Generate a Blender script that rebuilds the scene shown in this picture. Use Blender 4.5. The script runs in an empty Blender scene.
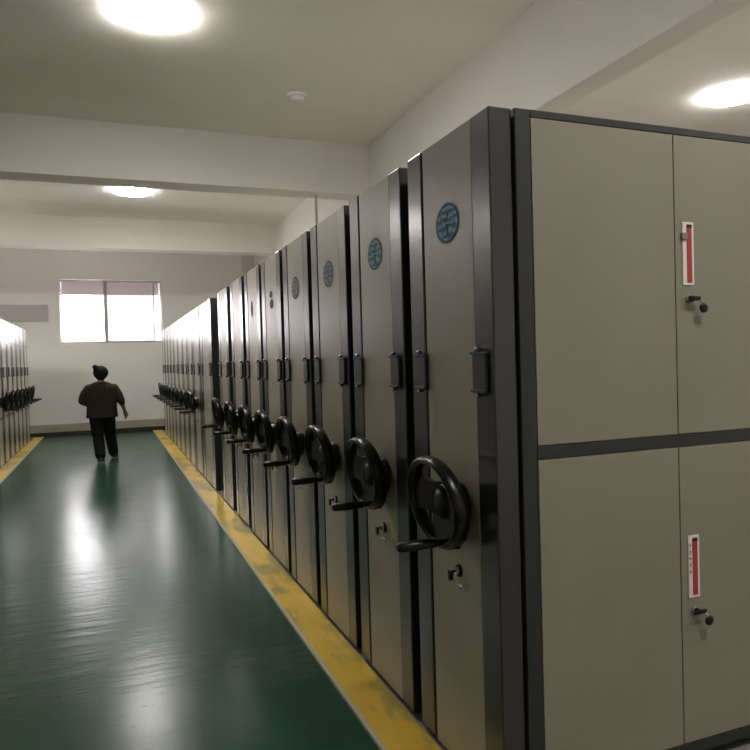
import bpy, bmesh, math, random
from mathutils import Vector, Matrix
random.seed(7)
PI = math.pi
S = bpy.context.scene
COL = S.collection

# ------------------------------------------------------------------ materials
def mat(name, col, rough=.5, metal=0, spec=.5, coat=0, coat_rough=.1):
    m = bpy.data.materials.new(name); m.use_nodes = True
    b = m.node_tree.nodes['Principled BSDF']
    b.inputs['Base Color'].default_value = (*col, 1)
    b.inputs['Roughness'].default_value = rough
    b.inputs['Metallic'].default_value = metal
    b.inputs['Specular IOR Level'].default_value = spec
    b.inputs['Coat Weight'].default_value = coat
    b.inputs['Coat Roughness'].default_value = coat_rough
    return m

def nodes(m):
    nt = m.node_tree
    return nt, nt.nodes, nt.links, nt.nodes['Principled BSDF']

def noise(nt, scale, detail=4, rough=.55, coord='Object', vec=(1, 1, 1)):
    tc = nt.nodes.new('ShaderNodeTexCoord'); mp = nt.nodes.new('ShaderNodeMapping')
    mp.inputs['Scale'].default_value = vec
    n = nt.nodes.new('ShaderNodeTexNoise')
    n.inputs['Scale'].default_value = scale; n.inputs['Detail'].default_value = detail
    n.inputs['Roughness'].default_value = rough
    nt.links.new(tc.outputs[coord], mp.inputs['Vector']); nt.links.new(mp.outputs[0], n.inputs['Vector'])
    return n

def ramp(nt, src, stops):
    r = nt.nodes.new('ShaderNodeValToRGB')
    e = r.color_ramp.elements
    while len(e) < len(stops): e.new(.5)
    for i, (p, c) in enumerate(stops):
        e[i].position = p; e[i].color = (*c, 1) if len(c) == 3 else c
    nt.links.new(src, r.inputs[0])
    return r

def bump(nt, src, b, strength, dist=.01):
    bp = nt.nodes.new('ShaderNodeBump'); bp.inputs['Strength'].default_value = strength
    bp.inputs['Distance'].default_value = dist
    nt.links.new(src, bp.inputs['Height']); nt.links.new(bp.outputs[0], b.inputs['Normal'])

M = {}
def plaster(name, c1, c2):
    m = mat(name, c1, .8, spec=.2)
    nt, N, L, b = nodes(m)
    n = noise(nt, 1.3, 5)
    r = ramp(nt, n.outputs[0], [(.3, c1), (.7, c2)])
    L.new(r.outputs[0], b.inputs['Base Color'])
    n2 = noise(nt, 60, 3); bump(nt, n2.outputs[0], b, .15, .004)
    return m
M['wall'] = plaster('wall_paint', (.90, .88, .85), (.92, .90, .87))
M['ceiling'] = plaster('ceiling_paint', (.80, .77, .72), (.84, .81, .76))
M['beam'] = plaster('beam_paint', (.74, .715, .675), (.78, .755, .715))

# green epoxy floor
m = mat('green_epoxy', (.016, .07, .035), .2, spec=.2)
nt, N, L, b = nodes(m)
n = noise(nt, .9, 6, .6)
r = ramp(nt, n.outputs[0], [(.3, (.010, .054, .025)), (.55, (.013, .064, .031)), (.75, (.018, .076, .038))])
L.new(r.outputs[0], b.inputs['Base Color'])
n2 = noise(nt, 1.1, 3, .5, vec=(1, .6, 1))
r2 = ramp(nt, n2.outputs[0], [(.2, (.19,) * 3), (.5, (.225,) * 3), (.8, (.27,) * 3)])
L.new(r2.outputs[0], b.inputs['Roughness'])
n3 = noise(nt, 2.0, 5, .6, vec=(1, 5.5, 1)); bump(nt, n3.outputs[0], b, .45, .006)
M['green'] = m
# speckled grey floor
m = mat('speckled_grey', (.16, .155, .14), .55)
nt, N, L, b = nodes(m)
n = noise(nt, 120, 2, .8)
r = ramp(nt, n.outputs[0], [(.35, (.13, .127, .115)), (.5, (.23, .225, .205)), (.7, (.34, .33, .30))])
L.new(r.outputs[0], b.inputs['Base Color'])
M['greyfloor'] = m
# yellow worn paint
m = mat('worn_yellow', (.5, .33, .05), .3)
nt, N, L, b = nodes(m)
n = noise(nt, 1.6, 6, .6, vec=(2.2, .8, 1))
r = ramp(nt, n.outputs[0], [(.32, (.27, .23, .04)), (.43, (.40, .31, .045)), (.52, (.76, .50, .045)), (.72, (.82, .54, .05))])
L.new(r.outputs[0], b.inputs['Base Color'])
n2 = noise(nt, 5, 5); bump(nt, n2.outputs[0], b, .12, .01)
M['yellow'] = m
M['edge'] = mat('pale_edging', (.52, .49, .36), .4)

def powder(name, c, rough, spec=.5, coat=0.):
    m = mat(name, c, rough, spec=spec, coat=coat, coat_rough=.18)
    nt, N, L, b = nodes(m)
    n = noise(nt, 2.2, 4); n2 = noise(nt, 350, 2)
    r = ramp(nt, n.outputs[0], [(.3, tuple(x * .95 for x in c)), (.7, tuple(min(1, x * 1.05) for x in c))])
    L.new(r.outputs[0], b.inputs['Base Color'])
    bump(nt, n2.outputs[0], b, .06, .001)
    return m
M['beige'] = powder('beige_powder_coat', (.40, .368, .285), .34)
M['shelf'] = powder('pale_shelf_coat', (.62, .60, .55), .5)
M['door'] = powder('beige_door_coat', (.232, .214, .164), .42)
M['dark'] = powder('charcoal_powder_coat', (.020, .020, .019), .34, spec=.5, coat=.6)
M['darkmatte'] = powder('charcoal_frame_coat', (.018, .020, .018), .42)
M['black'] = mat('black_plastic', (.0035, .0035, .0035), .30, spec=.32)
M['seam'] = mat('black_seam', (.006, .006, .006), .7)
M['chrome'] = mat('chrome', (.75, .75, .74), .18, metal=1)
M['holder'] = mat('slate_holder', (.018, .022, .026), .35)
M['cap'] = mat('steel_blue_cap', (.10, .13, .24), .25, metal=.7)
M['white'] = mat('white_plastic', (.72, .66, .63), .4)
M['red'] = mat('red_insert', (.36, .035, .03), .45)
M['tab'] = mat('grey_tab', (.22, .20, .15), .4)
M['alu'] = mat('grey_aluminium', (.42, .40, .39), .35, metal=.3)
M['board'] = plaster('grey_board', (.60, .57, .575), (.62, .59, .595))
M['skirtdark'] = mat('dark_skirting', (.045, .032, .022), .5)
M['skirtpale'] = plaster('beige_skirting', (.47, .43, .36), (.52, .48, .40))
M['pipe'] = mat('grey_conduit', (.45, .43, .41), .5)
M['casing'] = mat('white_casing', (.7, .69, .67), .5)
M['detector'] = mat('off_white_plastic', (.74, .72, .68), .45)
m = mat('lamp_diffuser', (.9, .9, .88), .4)
bb = m.node_tree.nodes['Principled BSDF']
bb.inputs['Emission Color'].default_value = (1, .965, .91, 1); bb.inputs['Emission Strength'].default_value = 14.2
M['lamp'] = m

def emblem_mat(name, ca, cb, cd):
    m = mat(name, ca, .55, spec=.2)
    nt, N, L, b = nodes(m)
    tc = N.new('ShaderNodeTexCoord'); w = N.new('ShaderNodeTexWave')
    w.bands_direction = 'Z'; w.inputs['Scale'].default_value = 11; w.inputs['Distortion'].default_value = 5
    w.inputs['Detail'].default_value = 3; w.inputs['Detail Scale'].default_value = 2
    L.new(tc.outputs['Object'], w.inputs['Vector'])
    r = ramp(nt, w.outputs[0], [(.1, cd), (.45, ca), (.9, cb)])
    L.new(r.outputs[0], b.inputs['Base Color'])
    return m
EM = [emblem_mat('blue_emblem', (.09, .30, .48), (.26, .52, .62), (.03, .13, .28)),
      emblem_mat('teal_emblem', (.07, .23, .29), (.18, .38, .42), (.03, .13, .20)),
      emblem_mat('slate_emblem', (.13, .20, .24), (.20, .27, .30), (.08, .13, .17)),
      emblem_mat('glare_grey_emblem', (.20, .20, .18), (.25, .25, .22), (.15, .15, .14))]  # last one: window glare over a blue emblem, painted as grey
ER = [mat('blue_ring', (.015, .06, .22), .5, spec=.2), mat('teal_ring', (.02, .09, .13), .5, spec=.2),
      mat('slate_ring', (.05, .10, .14), .5, spec=.2), mat('grey_ring', (.085, .085, .08), .6, spec=.15)]  # grey ring carries the same painted glare
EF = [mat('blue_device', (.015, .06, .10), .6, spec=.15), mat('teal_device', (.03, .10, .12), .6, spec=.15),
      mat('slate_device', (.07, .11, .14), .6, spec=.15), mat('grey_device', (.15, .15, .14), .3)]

M['skin'] = mat('skin', (.30, .17, .11), .5)
M['hair'] = mat('dark_hair', (.009, .009, .011), .75, spec=.2)
m = mat('brown_jacket', (.045, .028, .018), .8, spec=.25)
nt, N, L, b = nodes(m)
tc = N.new('ShaderNodeTexCoord'); w1 = N.new('ShaderNodeTexWave'); w1.bands_direction = 'Z'; w1.inputs['Scale'].default_value = 5
w2 = N.new('ShaderNodeTexWave'); w2.bands_direction = 'X'; w2.inputs['Scale'].default_value = 5
L.new(tc.outputs['Object'], w1.inputs['Vector']); L.new(tc.outputs['Object'], w2.inputs['Vector'])
mx = N.new('ShaderNodeMath'); mx.operation = 'ADD'; L.new(w1.outputs['Fac'], mx.inputs[0]); L.new(w2.outputs['Fac'], mx.inputs[1])
r = ramp(nt, mx.outputs[0], [(.2, (.034, .024, .016)), (.9, (.048, .033, .022))]); L.new(r.outputs[0], b.inputs['Base Color'])
M['jacket'] = m
M['trousers'] = mat('black_trousers', (.010, .010, .011), .8, spec=.2)
M['shoe'] = mat('dark_shoe', (.015, .015, .017), .5)
M['sole'] = mat('pale_sole', (.35, .33, .31), .6)

# glass: mostly clear with a little mirror
m = bpy.data.materials.new('window_glass'); m.use_nodes = True
nt = m.node_tree; nt.nodes.clear()
o = nt.nodes.new('ShaderNodeOutputMaterial'); mix = nt.nodes.new('ShaderNodeMixShader')
t = nt.nodes.new('ShaderNodeBsdfTransparent'); g = nt.nodes.new('ShaderNodeBsdfGlossy'); g.inputs['Roughness'].default_value = .02
mix.inputs[0].default_value = .06
nt.links.new(t.outputs[0], mix.inputs[1]); nt.links.new(g.outputs[0], mix.inputs[2]); nt.links.new(mix.outputs[0], o.inputs[0])
M['glass'] = m
m = m.copy(); m.name = 'dimming_glass'
[n for n in m.node_tree.nodes if n.type == 'BSDF_TRANSPARENT'][0].inputs[0].default_value = (.36, .35, .355, 1)
M['dimglass'] = m  # grey tint holds back daylight
# blind fabric
m = bpy.data.materials.new('blind_fabric'); m.use_nodes = True
nt = m.node_tree; nt.nodes.clear()
o = nt.nodes.new('ShaderNodeOutputMaterial'); mix = nt.nodes.new('ShaderNodeMixShader')
d_ = nt.nodes.new('ShaderNodeBsdfDiffuse'); d_.inputs[0].default_value = (.55, .52, .52, 1)
t_ = nt.nodes.new('ShaderNodeBsdfTranslucent'); t_.inputs[0].default_value = (.20, .18, .18, 1)
mix.inputs[0].default_value = .6
nt.links.new(d_.outputs[0], mix.inputs[1]); nt.links.new(t_.outputs[0], mix.inputs[2]); nt.links.new(mix.outputs[0], o.inputs[0])
M['blind'] = m

# ------------------------------------------------------------------ mesh helpers
def box(bm, x0, x1, y0, y1, z0, z1, bev=0, seg=2, mi=0):
    r = bmesh.ops.create_cube(bm, size=1)
    vs = r['verts']
    for v in vs:
        v.co = Vector(((x0 + x1) / 2 + v.co.x * (x1 - x0), (y0 + y1) / 2 + v.co.y * (y1 - y0), (z0 + z1) / 2 + v.co.z * (z1 - z0)))
    fs = set(f for v in vs for f in v.link_faces)
    for f in fs: f.material_index = mi
    if bev:
        es = list(set(e for v in vs for e in v.link_edges))
        bmesh.ops.bevel(bm, geom=es, offset=bev, segments=seg, affect='EDGES', profile=.5)

def frame_of(a, b):
    d = (Vector(b) - Vector(a)).normalized()
    up = Vector((0, 0, 1)) if abs(d.z) < .9 else Vector((0, 1, 0))
    s = d.cross(up).normalized(); t = s.cross(d).normalized()
    return d, s, t

def loft(bm, pts, rad, seg=16, cap=True, mi=0):
    """pts: centres; rad: radius or (rs, rt) per point - rings across the path"""
    rings = []
    n = len(pts)
    for i, p in enumerate(pts):
        a = pts[max(0, i - 1)]; b = pts[min(n - 1, i + 1)]
        d, s, t = frame_of(a, b)
        r = rad[i] if isinstance(rad, (list, tuple)) else rad
        rs, rt = r if isinstance(r, (list, tuple)) else (r, r)
        rings.append([bm.verts.new(Vector(p) + s * rs * math.cos(2 * PI * k / seg) + t * rt * math.sin(2 * PI * k / seg)) for k in range(seg)])
    for i in range(n - 1):
        for k in range(seg):
            f = bm.faces.new((rings[i][k], rings[i][(k + 1) % seg], rings[i + 1][(k + 1) % seg], rings[i + 1][k])); f.material_index = mi
    if cap:
        f = bm.faces.new(rings[0]); f.material_index = mi
        f = bm.faces.new(list(reversed(rings[-1]))); f.material_index = mi

def stack(bm, rows, seg=24, cap=True):
    """rows: (cx, cy, z, rx, ry, power) super-elliptic horizontal rings"""
    rings = []
    for cx, cy, z, rx, ry, *pw in rows:
        p = pw[0] if pw else 2.0
        ring = []
        for k in range(seg):
            a = 2 * PI * k / seg; c, s = math.cos(a), math.sin(a)
            ring.append(bm.verts.new((cx + rx * math.copysign(abs(c) ** (2 / p), c), cy + ry * math.copysign(abs(s) ** (2 / p), s), z)))
        rings.append(ring)
    for i in range(len(rings) - 1):
        for k in range(seg):
            bm.faces.new((rings[i][k], rings[i][(k + 1) % seg], rings[i + 1][(k + 1) % seg], rings[i + 1][k]))
    if cap:
        bm.faces.new(list(reversed(rings[0]))); bm.faces.new(rings[-1])

def ball(bm, c, r, seg=20):
    rr = r if isinstance(r, (list, tuple)) else (r, r, r)
    res = bmesh.ops.create_uvsphere(bm, u_segments=seg, v_segments=max(8, seg * 2 // 3), radius=1)
    for v in res['verts']:
        v.co = Vector((c[0] + v.co.x * rr[0], c[1] + v.co.y * rr[1], c[2] + v.co.z * rr[2]))

def torus_yz(bm, cx, cy, cz, ry, rz, wx, wr, seg=48, ms=12, mi=0):
    """ring in the y-z plane, tube half-depth wx along x and half-width wr radially"""
    rings = []
    for i in range(seg):
        a = 2 * PI * i / seg; ca, sa = math.cos(a), math.sin(a)
        ring = []
        for k in range(ms):
            b = 2 * PI * k / ms
            o = wr * math.cos(b)
            ring.append(bm.verts.new((cx + wx * math.sin(b), cy + (ry + o) * ca, cz + (rz + o) * sa)))
        rings.append(ring)
    for i in range(seg):
        for k in range(ms):
            f = bm.faces.new((rings[i][k], rings[(i + 1) % seg][k], rings[(i + 1) % seg][(k + 1) % ms], rings[i][(k + 1) % ms])); f.material_index = mi

def obj(name, bm, mats, parent=None, smooth=False):
    me = bpy.data.meshes.new(name)
    bmesh.ops.recalc_face_normals(bm, faces=bm.faces[:])
    bm.to_mesh(me); bm.free()
    for mm in (mats if isinstance(mats, (list, tuple)) else [mats]): me.materials.append(mm)
    if smooth:
        me.polygons.foreach_set('use_smooth', [True] * len(me.polygons))
        me.update()
        if hasattr(me, 'set_sharp_from_angle'): me.set_sharp_from_angle(angle=math.radians(40))
    o = bpy.data.objects.new(name, me); COL.objects.link(o)
    if parent: o.parent = parent
    return o

def bx(name, mats, parent, *a, **k):
    bm = bmesh.new(); box(bm, *a, **k)
    return obj(name, bm, mats, parent)

def struct(o): o['kind'] = 'structure'; return o

def thing(name, label, cat, loc=(0, 0, 0), group=None):
    o = bpy.data.objects.new(name, None); COL.objects.link(o)
    o.empty_display_size = .1
    o.location = loc; tag(o, label, cat, group)
    return o

def tag(o, label, cat, group=None):
    o['label'] = label; o['category'] = cat
    if group: o['group'] = group
    return o

def copy_tree(o, parent=None):
    c = o.copy(); COL.objects.link(c)
    if parent: c.parent = parent
    for ch in list(o.children): copy_tree(ch, c)
    return c

# ------------------------------------------------------------------ layout constants (metres)
X0 = 1.197          # aisle faces of the long row
XS = .967           # outer edge of the yellow strip
XL, XLS = -1.664, -1.454
YF = 18.0           # far wall
YN, XW, XR = -3.2, -9.6, 10.8
ZC = 4.7
H = 2.4

# ------------------------------------------------------------------ room shell
bm = bmesh.new()
def quad(bm, x0, x1, y0, y1, z, mi):
    f = bm.faces.new([bm.verts.new(p) for p in ((x0, y0, z), (x1, y0, z), (x1, y1, z), (x0, y1, z))]); f.material_index = mi
ye = 17.75
quad(bm, XLS, XS, YN, YF, 0, 0)
quad(bm, XL, XLS, ye, YF, 0, 0); quad(bm, XS, X0 + .3, ye, YF, 0, 0)
quad(bm, XW, XL, YN, YF, 0, 1); quad(bm, XL, XLS, YN, ye, 0, 1); quad(bm, XS, X0 + .3, YN, ye, 0, 1); quad(bm, X0 + .3, XR, YN, YF, 0, 1)
struct(obj('floor', bm, [M['green'], M['greyfloor']]))
for nm, a, b, c, dd in (('trim_1', XS, XS + .022, X0 - .012, X0 - .012), ('trim_2', XLS, XLS - .022, XL + .012, XL + .012)):
    bm = bmesh.new()
    lo, hi = sorted((b, c)); box(bm, lo, hi, YN + .05, ye - .02, .0, .012, mi=0)
    lo, hi = sorted((a, b)); box(bm, lo, hi, YN + .05, ye - .02, .0, .014, mi=1)
    struct(obj(nm, bm, [M['yellow'], M['edge']]))
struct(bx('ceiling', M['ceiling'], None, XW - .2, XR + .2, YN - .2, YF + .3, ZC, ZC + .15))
struct(bx('wall_near', M['wall'], None, XW, XR, YN - .2, YN, 0, ZC))
struct(bx('wall_left', M['wall'], None, XW - .2, XW, YN, YF, 0, ZC))
struct(bx('wall_right', M['wall'], None, XR, XR + .2, YN, YF, 0, ZC))
# far wall with its window opening
WX0, WX1, WZ0, WZ1 = -1.03, 1.29, 2.19, 3.72
bm = bmesh.new()
box(bm, XW, WX0, YF, YF + .24, 0, ZC); box(bm, WX1, XR, YF, YF + .24, 0, ZC)
box(bm, WX0, WX1, YF, YF + .24, 0, WZ0); box(bm, WX0, WX1, YF, YF + .24, WZ1, ZC)
struct(obj('wall_far', bm, M['wall']))
# beams and pilaster
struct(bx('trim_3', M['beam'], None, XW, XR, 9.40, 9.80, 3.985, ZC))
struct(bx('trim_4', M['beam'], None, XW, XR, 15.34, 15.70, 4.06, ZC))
bm = bmesh.new()
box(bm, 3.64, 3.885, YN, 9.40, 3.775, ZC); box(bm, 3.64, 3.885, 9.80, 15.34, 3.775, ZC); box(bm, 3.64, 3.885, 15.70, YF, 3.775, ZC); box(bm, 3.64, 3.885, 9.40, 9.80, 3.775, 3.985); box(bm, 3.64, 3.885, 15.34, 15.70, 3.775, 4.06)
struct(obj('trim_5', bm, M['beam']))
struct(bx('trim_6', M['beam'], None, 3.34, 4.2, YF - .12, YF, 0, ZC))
bm = bmesh.new()
box(bm, XW, 3.34, YF - .035, YF, 0, .08)
struct(obj('baseboard_far', bm, M['skirtdark']))
struct(bx('trim_7', M['skirtpale'], None, XW, 3.34, YF - .045, YF, .08, .27, .008))

# window
bm = bmesh.new()
y0, y1 = YF + .09, YF + .15
fw = .045
box(bm, WX0, WX1, y0, y1, WZ1 - fw, WZ1); box(bm, WX0, WX1, y0, y1, WZ0, WZ0 + fw)
box(bm, WX0, WX0 + .03, y0, y1, WZ0 + fw, WZ1 - fw); box(bm, WX1 - .03, WX1, y0, y1, WZ0 + fw, WZ1 - fw)
win = struct(obj('window_1', bm, M['alu']))
bx('mullion', M['alu'], win, -.055, .03, y0 - .02, y1, WZ0 + fw, WZ1 - fw)
bx('sash_stile', M['alu'], win, 1.10, 1.135, y0 - .01, y1 - .02, WZ0 + fw, WZ1 - fw)
bx('sash_stile', M['alu'], win, -.25, -.225, y0 - .01, y1 - .02, WZ0 + fw, WZ0 + .62)
bx('pane', M['glass'], win, WX0 + .03, -.055, y0 + .03, y0 + .036, WZ0 + fw, WZ1 - fw)
bx('dimming_sheet', M['dimglass'], win, .03, 1.10, y1 - .008, y1 - .004, WZ0 + fw, WZ1 - .36)  # added sheet, dims the daylight through the right pane
bx('pane', M['glass'], win, .03, WX1 - .03, y0 + .03, y0 + .036, WZ0 + fw, WZ1 - fw)
bx('blind', M['blind'], win, WX0 + .03, WX1 - .03, y1 + .02, y1 + .024, WZ1 - .36, WZ1 - .005)

# ------------------------------------------------------------------ ceiling lamps, detector, conduit, board
def lamp_build(loc, label):
    t = thing('ceiling_lamp', label, 'lamp', loc, 'round ceiling lamps')
    bm = bmesh.new()
    stack(bm, [(0, 0, 0, .320, .320), (0, 0, -.016, .320, .320), (0, 0, -.02, .318, .318)], 64)
    obj('casing', bm, M['casing'], t, True)
    bm = bmesh.new()
    rows = [(0, 0, -.02, .322, .322)]
    for i in range(10):
        a = i / 10 * PI / 2
        rows.append((0, 0, -.022 - .045 * math.sin(a), .325 * math.cos(a) ** .6, .325 * math.cos(a) ** .6))
    stack(bm, rows, 64)
    obj('diffuser', bm, M['lamp'], t, True)
    return t
L0 = lamp_build((.46, 6.40, ZC), 'bright round ceiling lamp nearest, in the bay before the deep cross beam')
def put(o, loc, label):
    c = copy_tree(o); c.location = loc; c['label'] = label; return c
put(L0, (.49, 12.90, ZC), 'bright round ceiling lamp over the walking person, half hidden by the cross beam')
put(L0, (7.22, 6.28, ZC), 'bright round ceiling lamp above the door-fronted cabinet, beyond the lengthwise beam')

put(L0, (7.22, 12.80, ZC), 'added round fill lamp over the shelving of the long row, past the cross beam')  # added unseen lamp, brightens the far end

put(L0, (7.22, -.30, ZC), 'added round fill lamp over the open floor before the door-fronted cabinet, out of view')  # added out of view to light the end face and right bay
put(L0, (2.10, -.05, ZC), 'added round fill lamp above the floor before the nearest unit doors, out of view')  # extra lamp off the bay grid, added to light the nearest doors
put(L0, (-4.30, 14.20, ZC), 'added round fill lamp high above the middle of the facing row, out of view')  # added fill for the far wall, reflection hidden by the facing row
put(L0, (-6.30, 12.90, ZC), 'added unseen fill lamp behind the facing row, in the bay nearest the window wall')  # another unseen lamp, added for more light on the far wall

t = thing('smoke_detector', 'small off-white round smoke detector on the ceiling before the cross beam', 'detector', (2.165, 7.85, ZC))
bm = bmesh.new(); stack(bm, [(0, 0, 0, .12, .12), (0, 0, -.03, .12, .12), (0, 0, -.035, .11, .11)], 32); obj('base', bm, M['detector'], t, True)
bm = bmesh.new(); stack(bm, [(0, 0, -.035, .085, .085), (0, 0, -.075, .075, .075), (0, 0, -.09, .04, .04)], 32); obj('sensing_chamber', bm, M['detector'], t, True)
bm = bmesh.new(); loft(bm, [(2.88, 9.60, H - .004), (2.88, 9.60, 3.985)], .022, 16)
tag(obj('conduit_pipe', bm, M['pipe'], None, True), 'thin grey vertical conduit dropping from the cross beam onto the shelving', 'pipe')
tag(bx('wall_board', M['board'], None, -2.62, -1.29, YF - .03, YF - .001, 2.72, 3.11, .006), 'pale grey blank rectangular board on the far wall beside the window', 'board')

# ------------------------------------------------------------------ mobile shelving unit
W = .662
def build_wheel(parent):
    # local: x = -out of face, y along row, z up
    cy, cz = W / 2 - .066, 1.045
    ry, rz = .186, .155
    xr = -.098
    bm = bmesh.new()
    torus_yz(bm, xr, cy, cz, ry, rz, .030, .0155, 56, 14)
    for v in bm.verts: v.co.x -= .022 * (v.co.z - cz) / rz
    # three broad dished spokes
    for a, hw0 in ((math.radians(-95), .105), (math.radians(8), .075), (math.radians(172), .07)):
        prev = None
        ca, sa = math.cos(a), math.sin(a)
        rows = []
        for i in range(6):
            f = i / 5
            rr = .03 + f * .97
            px = -.062 + (xr + .062 - .022 * sa) * f
            hw = hw0 - .018 * math.sin(f * PI)
            c = Vector((px, cy + ry * rr * ca, cz + rz * rr * sa)); s = Vector((0, -sa, ca)) * hw
            rows.append([bm.verts.new(c - s + Vector((-.008, 0, 0))), bm.verts.new(c + s + Vector((-.008, 0, 0))), bm.verts.new(c + s + Vector((.010, 0, 0))), bm.verts.new(c - s + Vector((.010, 0, 0)))])
        for i in range(5):
            for k in range(4):
                bm.faces.new((rows[i][k], rows[i][(k + 1) % 4], rows[i + 1][(k + 1) % 4], rows[i + 1][k]))
        bm.faces.new(rows[0]); bm.faces.new(rows[-1])
    wheel = obj('handwheel', bm, M['black'], parent, True)
    bm = bmesh.new()
    loft(bm, [(-.0, cy, cz), (-.012, cy, cz), (-.016, cy, cz)], [(.075, .065), (.075, .065), (.07, .06)], 28)
    loft(bm, [(-.014, cy - .01, cz - .015), (-.04, cy - .01, cz - .015), (-.058, cy - .01, cz - .015), (-.062, cy - .01, cz - .015)], [(.098, .088), (.098, .088), (.09, .08), (.08, .07)], 32)
    obj('gear_housing', bm, M['black'], wheel, True)
    bm = bmesh.new()
    loft(bm, [(-.045, cy, cz), (-.075, cy, cz), (-.092, cy, cz), (-.10, cy, cz)], [(.075, .066), (.07, .062), (.05, .044), (.02, .018)], 28)
    obj('hub', bm, M['black'], wheel, True)
    # crank handle standing out of the rim's bottom, into the aisle
    hy, hz = cy - .045, cz - rz + .020
    bm = bmesh.new()
    pts = [(xr + .015, hy, hz), (-.125, hy, hz), (-.13, hy, hz), (-.2, hy, hz), (-.268, hy, hz), (-.278, hy, hz)]
    loft(bm, pts, [.012, .012, .017, .019, .018, .010], 18)
    obj('crank_handle', bm, M['black'], wheel, True)
    return wheel

def build_lock(parent, y, z):
    bm = bmesh.new()
    loft(bm, [(0, y, z), (-.006, y, z), (-.008, y, z)], [.024, .024, .020], 24)
    lk = obj('lock', bm, M['black'], parent, True)
    bm = bmesh.new(); loft(bm, [(-.007, y, z), (-.018, y, z)], [.014, .013], 20); obj('cylinder', bm, M['chrome'], lk, True)
    bm = bmesh.new(); box(bm, -.034, -.014, y - .002, y + .002, z - .005, z + .005)
    box(bm, -.044, -.032, y - .014, y + .014, z - .032, z + .006, .004); obj('key', bm, M['black'], lk, True)
    bm = bmesh.new()
    loft(bm, [(-.038, y - .006, z - .024), (-.034, y - .024, z - .034), (-.026, y - .040, z - .040)], .004, 8)
    box(bm, -.030, -.024, y - .068, y - .038, z - .050, z - .034, .002); obj('key_tag', bm, M['chrome'], lk, True)
    return lk

def build_holder(parent, y, w, z=1.518):
    bm = bmesh.new(); box(bm, -.014, .002, y - w / 2, y + w / 2, z - .066, z + .066, .005)
    h = obj('card_holder', bm, M['holder'], parent)
    for s in (1, -1):
        bm = bmesh.new(); box(bm, -.021, .002, y - w / 2 - .001, y + w / 2 + .001, z + s * .066 - .005, z + s * .066 + .005, .002)
        box(bm, -.024, -.004, y - .012, y + .012, z + s * .077 - .007, z + s * .077 + .007, .003)
        obj('end_cap', bm, M['cap'] if s > 0 else M['holder'], h)
        bm = bmesh.new(); ball(bm, (-.018, y, z + s * .081), (.009, .010, .007), 12); obj('rivet', bm, M['chrome'], h, True)

def build_emblem(parent, kind):
    y, z, ry, rz = .313, 2.074, .092, .074
    bm = bmesh.new(); e = []
    loft(bm, [(.0, y, z), (-.0008, y, z)], [(rz, ry), (rz, ry)] if False else [(ry, rz), (ry, rz)], 40)
    em = obj('emblem', bm, EM[kind], parent, True)
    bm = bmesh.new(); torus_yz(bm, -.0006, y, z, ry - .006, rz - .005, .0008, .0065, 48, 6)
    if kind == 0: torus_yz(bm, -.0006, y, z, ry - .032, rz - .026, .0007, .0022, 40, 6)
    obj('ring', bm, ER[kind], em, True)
    if kind < 3:
        bm = bmesh.new()
        box(bm, -.0013, -.0005, y - .010, y + .004, z - .045, z - .004); box(bm, -.0013, -.0005, y - .004, y + .022, z + .006, z + .022)
        box(bm, -.0013, -.0005, y - .018, y + .012, z - .012, z - .004); box(bm, -.0013, -.0005, y - .012, y - .002, z + .02, z + .04)
        obj('device', bm, EF[kind], em)

def unit_body(root, L, wheel=True, w=W):
    # end panel core
    bx('end_panel', M['seam'], root, .012, .082, .012, w - .012, .022, H - .006)
    bx('edge_trim', M['dark'], root, 0, .086, 0, .124, .02, H, .005, 2)
    bx('edge_trim', M['dark'], root, 0, .086, w - .130, w, .02, H, .005, 2)
    bx('face_panel', M['beige'], root, .0012, .04, .125, w - .146, .02, H - .001, .002, 1)
    build_holder(root, .082, .092); build_holder(root, w - .105, .098)
    build_lock(root, .285, .776)
    if wheel: build_wheel(root)
    bx('base_rail', M['darkmatte'], root, .03, L, .03, w - .03, .0, .085)

def carcass(root, L, w=W):
    bm = bmesh.new()
    # end frames, shelves and back spine of a double-sided rack
    fm = bmesh.new(); box(fm, .094, .14, .004, w - .004, .086, H - .004)
    for y0_, y1_ in ((.003, .018), (w - .018, w - .003)): box(fm, .14, L, y0_, y1_, H - .15, H - .004)
    obj('end_frame', fm, M['darkmatte'], root)
    for x in (.142, L / 2, L - .04): box(bm, x, x + .04, .02, w - .02, .086, H - .09)
    for i in range(6): z = .09 + i * .375; box(bm, .14, L, .004, w - .004, z, z + .03)
    box(bm, .14, L, .019, w - .019, H - .09, H - .06)
    box(bm, .14, L, w / 2 - .01, w / 2 + .01, .1, H - .09)
    obj('carcass', bm, M['shelf'], root)

def offs(y): return (X0, y, 0)
PFX = 'mobile_shelving_unit'
GR = 'shelving units of the long row'
LEN = 5.43
# the nearest unit, with doors on its end face
u1 = thing(PFX, 'nearest charcoal and beige shelving unit, with double doors covering its broad end', 'shelving unit', offs(1.987), GR)
unit_body(u1, LEN); build_emblem(u1, 0)
yb = -.011                      # local y of the door plane
bm = bmesh.new()
box(bm, .094, LEN, .012, W - .004, .086, H - .004)
obj('carcass', bm, M['shelf'], u1)
bm = bmesh.new()
secs = tuple((.1535 + 1.286 * k + (.0065 if k else 0), .773 + 1.286 * k, 1.386 + 1.286 * k) for k in range(4))
box(bm, .094, .155, yb, .02, .02, H, .004)
for a in (1.391, 2.677, 3.963, 5.249): box(bm, a, a + .05, yb, .02, .06, H - .027, .002)
box(bm, .155, LEN, yb, .02, H - .027, H, .003)
box(bm, .155, LEN, yb, .02, 1.214, 1.260, .002); box(bm, .155, LEN, yb, .02, .048, .092, .002)
obj('door_frame', bm, M['darkmatte'], u1)
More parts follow.
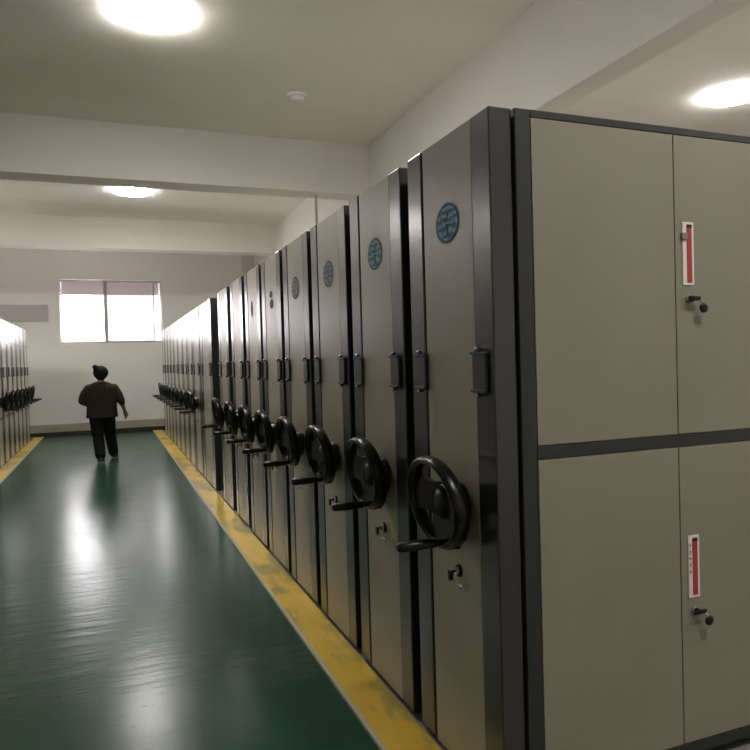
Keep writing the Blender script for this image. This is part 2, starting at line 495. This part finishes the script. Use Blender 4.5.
def door(x0, x1, z0, z1, handle, marks=False, tab=False):
    d = bx('door', M['door'], u1, x0 + .002, x1 - .002, yb - .002, .011, z0, z1, .0025, 2)
    if not handle: return d
    hx = x0 + .034; hz = z1 - (.32 if tab else .335)
    bm = bmesh.new()
    y = yb - .002
    hh, w_ = .235, .054
    box(bm, hx, hx + w_, y - .004, y + .001, hz - hh, hz, .0015)
    h = obj('pull_plate', bm, M['white'], d)
    bx('red_insert', M['red'], h, hx + .019, hx + .043, y - .006, y - .002, hz - hh + .010, hz - .010, .001, 1)
    bm = bmesh.new(); box(bm, hx + .019, hx + .043, y - .0065, y - .005, hz - .022, hz - .009); obj('finger_slot', bm, M['seam'], h)
    if tab:
        bx('latch_tab', M['tab'], h, hx - .008, hx + .018, y - .012, y - .002, hz - .067, hz - .040, .003)
    if marks:
        bm = bmesh.new()
        for zz, hh2 in ((.035, .016), (.060, .02), (.085, .010), (.108, .018), (.135, .015)):
            z = hz - zz
            box(bm, hx + .003, hx + .014, y - .0048, y - .0035, z - .002, z + .002); box(bm, hx + .005, hx + .012, y - .0048, y - .0035, z - hh2 / 2, z - hh2 / 2 + .003)
            box(bm, hx + .007, hx + .0095, y - .0048, y - .0035, z - hh2 / 2, z + hh2 / 2)
        obj('lettering', bm, M['tab'], h)
    # lock and key
    lx, lz = hx + .030, hz - hh - .050
    bm = bmesh.new(); loft(bm, [(lx, y, lz), (lx, y - .006, lz), (lx, y - .008, lz)], [.017, .017, .014], 24)
    lk = obj('lock', bm, M['tab'], d, True)
    bm = bmesh.new(); loft(bm, [(lx, y - .007, lz), (lx, y - .020, lz)], [.0125, .0115], 20)
    box(bm, lx - .026, lx + .032, y - .028, y - .019, lz - .008, lz + .009, .004); obj('key', bm, M['black'], lk, True)
    bm = bmesh.new()
    loft(bm, [(lx + .024, y - .024, lz - .002), (lx + .034, y - .03, lz - .016), (lx + .038, y - .03, lz - .024)], .003, 8); obj('key_ring', bm, M['chrome'], lk, True)
    bm = bmesh.new(); ball(bm, (lx + .040, y - .03, lz - .036), (.021, .008, .019), 16); obj('key_fob', bm, M['black'], lk, True)
    return d
for i, (a, b, c) in enumerate(secs):
    door(a, b, 1.262, H - .029, False); door(b, c, 1.262, H - .029, True, tab=True)
    door(a, b, .094, 1.212, False); door(b, c, .094, 1.212, True, marks=True)

# plain units
def base_unit(loc, label, kind, group, wheel=True):
    t = thing(PFX, label, 'shelving unit', loc, group)
    unit_body(t, LEN, wheel); carcass(t, LEN)
    if kind is not None: build_emblem(t, kind)
    return t
near_edge = [None, 2.733, 3.475, 4.217, 4.963, 5.707, 6.505, 7.375]
labels1 = [None,
           'shelving unit with a teal round emblem, directly behind the door-fronted nearest unit',
           'shelving unit with a blue-grey round emblem, second behind the door-fronted nearest unit',
           'shelving unit with a pale grey round emblem, third behind the door-fronted nearest unit',
           'shelving unit with a faint two-part grey emblem, fourth behind the door-fronted nearest unit',
           'shelving unit with a narrow grey upright emblem, fifth behind the door-fronted nearest unit',
           'shelving unit without an emblem, two before the open gap in the long row',
           'last shelving unit of the near block, its far side on the open gap']
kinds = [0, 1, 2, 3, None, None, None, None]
plain = None
for i in range(1, 8):
    loc = offs(near_edge[i])
    if kinds[i] is not None:
        base_unit(loc, labels1[i], kinds[i], GR)
    elif plain is None:
        plain = base_unit(loc, labels1[i], None, GR)
        u5 = plain
    else:
        c = copy_tree(plain); c.location = loc; c['label'] = labels1[i]
        if i == 5: u6 = c
# small marks of the fifth and sixth unit, greyed to paint in window glare
def oval(bm, y, z, ry, rz): loft(bm, [(.0, y, z), (-.0008, y, z)], [(ry, rz), (ry, rz)], 24)
UN = [u5, u6]
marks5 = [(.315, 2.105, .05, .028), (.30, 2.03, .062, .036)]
fixed = thing(PFX, 'wide fixed shelving unit without a handwheel, just past the open gap', 'shelving unit', offs(8.65), GR)
unit_body(fixed, LEN, False); carcass(fixed, LEN); fixed.scale.y = 1.13 / W
far = [(9.86, .84), (10.77, .70), (11.53, .70), (12.28, .78), (13.11, .78), (13.95, .67), (14.68, .68), (15.42, .68), (16.16, .68)]
ordn = ['first', 'second', 'third', 'fourth', 'fifth', 'sixth', 'seventh']
for i, (y, w) in enumerate(far):
    c = copy_tree(plain); c.location = offs(y); c.scale.y = w / W
    k = len(far) - 1 - i
    if k == 0: c['label'] = 'farthest shelving unit of the long row, next to the window wall'
    elif i < 4: c['label'] = 'slim wheeled shelving unit, %s past the wide fixed unit beyond the gap' % ordn[i]
    else: c['label'] = 'slim distant shelving unit, %s from the window-wall end of the long row' % ordn[k]
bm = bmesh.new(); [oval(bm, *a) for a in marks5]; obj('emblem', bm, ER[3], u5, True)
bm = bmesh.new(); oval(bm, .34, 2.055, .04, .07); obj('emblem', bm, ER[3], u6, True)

# the short visible end of the facing row (mirrored: rotated half a turn, reaching away from the aisle)
GL = 'shelving units of the facing row'
lw = .66
ly = [12.34, 13.02, 13.70, 14.37, 15.03, 15.68, 16.33]
for i, y in enumerate(ly):
    c = copy_tree(plain); c['group'] = GL
    c.rotation_euler = (0, 0, PI); c.location = (XL, y + .60, 0); c.scale = (1, .60 / W, 1.022)
    k = len(ly) - 1 - i
    c['label'] = ('farthest shelving unit of the facing row, its end on the window wall' if k == 0 else
                  'shelving unit of the facing row cut by the picture edge, nearest there' if i == 0 else
                  'shelving unit of the facing row across the aisle, %s from its window-wall end' % ordn[k])

# ------------------------------------------------------------------ person
P = thing('person', 'person with hair in a bun, brown jacket and black trousers, walking away down the aisle', 'person', (-.125, 12.55, .0))
def remeshed(o, vox, it=6):
    r = o.modifiers.new('remesh', 'REMESH'); r.mode = 'VOXEL'; r.voxel_size = vox; r.use_smooth_shade = True
    s = o.modifiers.new('smooth', 'SMOOTH'); s.factor = .5; s.iterations = it
    return o
hipL, hipR = (-.085, 0, .80), (.085, .0, .80)
kneeL, kneeR = (-.055, -.06, .44), (.12, .19, .44)
ankL, ankR = (-.03, -.27, .10), (.165, .245, .085)
shL, shR = (-.20, .0, 1.235), (.20, 0, 1.235)
elL, elR = (-.30, -.03, 1.03), (.305, -.02, 1.03)
wrL, wrR = (-.17, .17, .93), (.365, .06, .82)
bm = bmesh.new()
# head, neck, torso
ball(bm, (.0, .015, 1.485), (.098, .108, .118), 28)
ball(bm, (.0, .055, 1.425), (.070, .075, .070), 20)               # jaw
ball(bm, (.0, .128, 1.462), (.018, .022, .026), 12)               # nose
for s in (-1, 1):
    ball(bm, (s * .100, .0, 1.470), (.012, .028, .036), 12)       # ears
    ball(bm, (s * .038, .108, 1.492), (.019, .012, .012), 12)     # eyes
    ball(bm, (s * .05, .088, 1.45), (.032, .03, .028), 12)        # cheeks
ball(bm, (0, .118, 1.424), (.030, .012, .009), 12)                # lips
loft(bm, [(0, -.005, 1.44), (0, -.008, 1.36), (0, -.01, 1.28)], [.056, .056, .07], 18)
stack(bm, [(0, -.01, 1.30, .10, .06), (0, -.01, 1.27, .20, .085), (0, -.01, 1.18, .205, .11), (0, 0, 1.05, .185, .115), (0, 0, .95, .175, .115), (0, 0, .85, .20, .13), (0, 0, .77, .185, .125)], 24)
def limb(bm, pts, rad, n=5):
    out, ro = [], []
    for i in range(len(pts) - 1):
        for k in range(n):
            f = k / n; out.append(tuple(Vector(pts[i]).lerp(Vector(pts[i + 1]), f))); ro.append(rad[i] + (rad[i + 1] - rad[i]) * f)
    out.append(pts[-1]); ro.append(rad[-1]); loft(bm, out, ro, 16)
    for p, r in zip(pts, rad): ball(bm, p, r, 14)
limb(bm, [hipL, kneeL, ankL], [.095, .062, .040]); limb(bm, [hipR, kneeR, ankR], [.095, .062, .040])
limb(bm, [shL, elL, wrL], [.062, .045, .028]); limb(bm, [shR, elR, wrR], [.062, .045, .028])
for a in (ankL, ankR):
    limb(bm, [a, (a[0] + (.01 if a[0] > 0 else -.01), a[1] + .10, .045), (a[0] + (.02 if a[0] > 0 else -.015), a[1] + .17, .032)], [.038, .036, .026], 3)
def hand(bm, w, e, side):
    w = Vector(w); d = (w - Vector(e)).normalized()
    fwd = Vector((0, 1, 0)); pn = d.cross(fwd).normalized()        # palm normal
    fwd = pn.cross(d).normalized()
    c = w + d * .045
    limb(bm, [tuple(w), tuple(w + d * .03), tuple(w + d * .078)], [.028, .036, .036], 3)
    for k, (o, ln) in enumerate(((.031, .074), (.0105, .084), (-.0105, .078), (-.031, .060))):
        p0 = w + d * .065 + fwd * o; p1 = p0 + d * ln * .5 + pn * side * .004; p2 = p1 + d * ln * .3 + pn * side * .016; p3 = p2 + d * ln * .2 + pn * side * .016
        limb(bm, [tuple(q) for q in (p0, p1, p2, p3)], [.0105, .0098, .009, .008], 2)
    p0 = w + d * .02 + fwd * .022; p1 = p0 + fwd * .026 + d * .026; p2 = p1 + d * .028 + fwd * .006; p3 = p2 + d * .02
    limb(bm, [tuple(q) for q in (p0, p1, p2, p3)], [.013, .011, .0095, .008], 2)
hand(bm, wrR, elR, -1); hand(bm, wrL, elL, 1)
remeshed(obj('body', bm, M['skin'], P, True), .006, 3)
# hair cap with bun
bm = bmesh.new()
ball(bm, (.0, -.008, 1.495), (.122, .120, .120), 28); ball(bm, (0, -.055, 1.44), (.090, .06, .075), 20)
ball(bm, (-.082, -.055, 1.592), (.046, .046, .042), 16); ball(bm, (-.055, -.05, 1.56), (.06, .05, .05), 14)
remeshed(obj('hair', bm, M['hair'], P, True), .009, 4)
# jacket
bm = bmesh.new()
stack(bm, [(0, -.01, 1.345, .075, .07), (0, -.012, 1.33, .12, .085), (0, -.015, 1.30, .19, .095, 2.1), (0, -.015, 1.25, .262, .12, 2.2), (0, -.01, 1.16, .26, .14, 2.4), (0, -.005, 1.02, .245, .15, 2.4), (0, .0, .90, .24, .155, 2.4), (0, 0, .80, .248, .165, 2.4), (0, 0, .735, .255, .17, 2.4)], 28)
limb(bm, [(-.20, 0, 1.225), (-.27, -.02, 1.12), elL, tuple(Vector(elL).lerp(Vector(wrL), .5))], [.078, .076, .068, .056]); limb(bm, [(.20, 0, 1.225), (.265, -.01, 1.12), elR, tuple(Vector(elR).lerp(Vector(wrR), .25))], [.078, .074, .064, .056])
remeshed(obj('jacket', bm, M['jacket'], P, True), .011, 4)
# trousers
bm = bmesh.new()
stack(bm, [(0, 0, .90, .195, .13), (0, 0, .80, .215, .145, 2.3), (0, 0, .70, .20, .14, 2.3)], 24)
def hem(k, a): return tuple(Vector(k).lerp(Vector(a), .93))
limb(bm, [(-.10, 0, .76), (-.075, -.06, .44), (-.045, -.255, .125)], [.115, .098, .086]); limb(bm, [(.10, 0, .76), (.115, .18, .44), (.158, .235, .115)], [.112, .096, .084])
remeshed(obj('trousers', bm, M['trousers'], P, True), .011, 4)
# shoes
for a, pitch in ((ankL, .0), (ankR, .0)):
    bm = bmesh.new()
    sx = .015 if a[0] > 0 else -.01
    stack(bm, [(a[0] + sx, a[1] + .055, .0, .060, .150, 2.5), (a[0] + sx, a[1] + .055, .030, .062, .153, 2.5)], 24)
    so = bm
    s = obj('shoe_sole', so, M['sole'], None, True)
    bm = bmesh.new()
    stack(bm, [(a[0] + sx, a[1] + .055, .028, .059, .147, 2.4), (a[0] + sx, a[1] + .05, .060, .057, .135, 2.3), (a[0] + sx * .6, a[1] + .025, .090, .053, .095), (a[0], a[1], .125, .050, .058)], 24)
    sh = obj('shoe', bm, M['shoe'], P, True)
    s.parent = sh

# ------------------------------------------------------------------ daylight and lamps
w = bpy.data.worlds.new('sky'); S.world = w; w.use_nodes = True
bg = w.node_tree.nodes['Background']; bg.inputs[0].default_value = (1, .95, .985, 1); bg.inputs[1].default_value = 2.9
pl = bpy.data.lights.new('window_portal', 'AREA'); pl.shape = 'RECTANGLE'; pl.size = WX1 - WX0; pl.size_y = WZ1 - WZ0
pl.cycles.is_portal = True
po = bpy.data.objects.new('window_portal', pl); COL.objects.link(po)
po.location = ((WX0 + WX1) / 2, YF + .235, (WZ0 + WZ1) / 2); po.rotation_euler = (-PI / 2, 0, 0)

# ------------------------------------------------------------------ camera
cam = bpy.data.cameras.new('camera'); cam.sensor_width = 36; cam.lens = 686.96 / 750 * 36; cam.clip_start = .05
co = bpy.data.objects.new('camera', cam); COL.objects.link(co)
yaw, pitch, roll = .3698, -.0209, -.0283
f = Vector((math.sin(yaw) * math.cos(pitch), math.cos(yaw) * math.cos(pitch), math.sin(pitch)))
r_ = Vector((math.cos(yaw), -math.sin(yaw), 0)); u_ = r_.cross(f)
rr = math.cos(roll) * r_ + math.sin(roll) * u_; uu = -math.sin(roll) * r_ + math.cos(roll) * u_
mw = Matrix.Identity(4)
for i in range(3):
    mw[i][0] = rr[i]; mw[i][1] = uu[i]; mw[i][2] = -f[i]
mw[2][3] = 1.568
co.matrix_world = mw
S.camera = co

vs = S.view_settings
S.display_settings.display_device = 'sRGB'
vs.view_transform = 'Standard'; vs.look = 'None'; vs.exposure = 2.6; vs.gamma = 1; vs.use_curve_mapping = False
S.cycles.max_bounces = 10; S.cycles.diffuse_bounces = 6; S.cycles.glossy_bounces = 5; S.cycles.transparent_max_bounces = 12
S.cycles.use_denoising = True
S.cycles.sample_clamp_indirect = 6
S.cycles.caustics_reflective = True
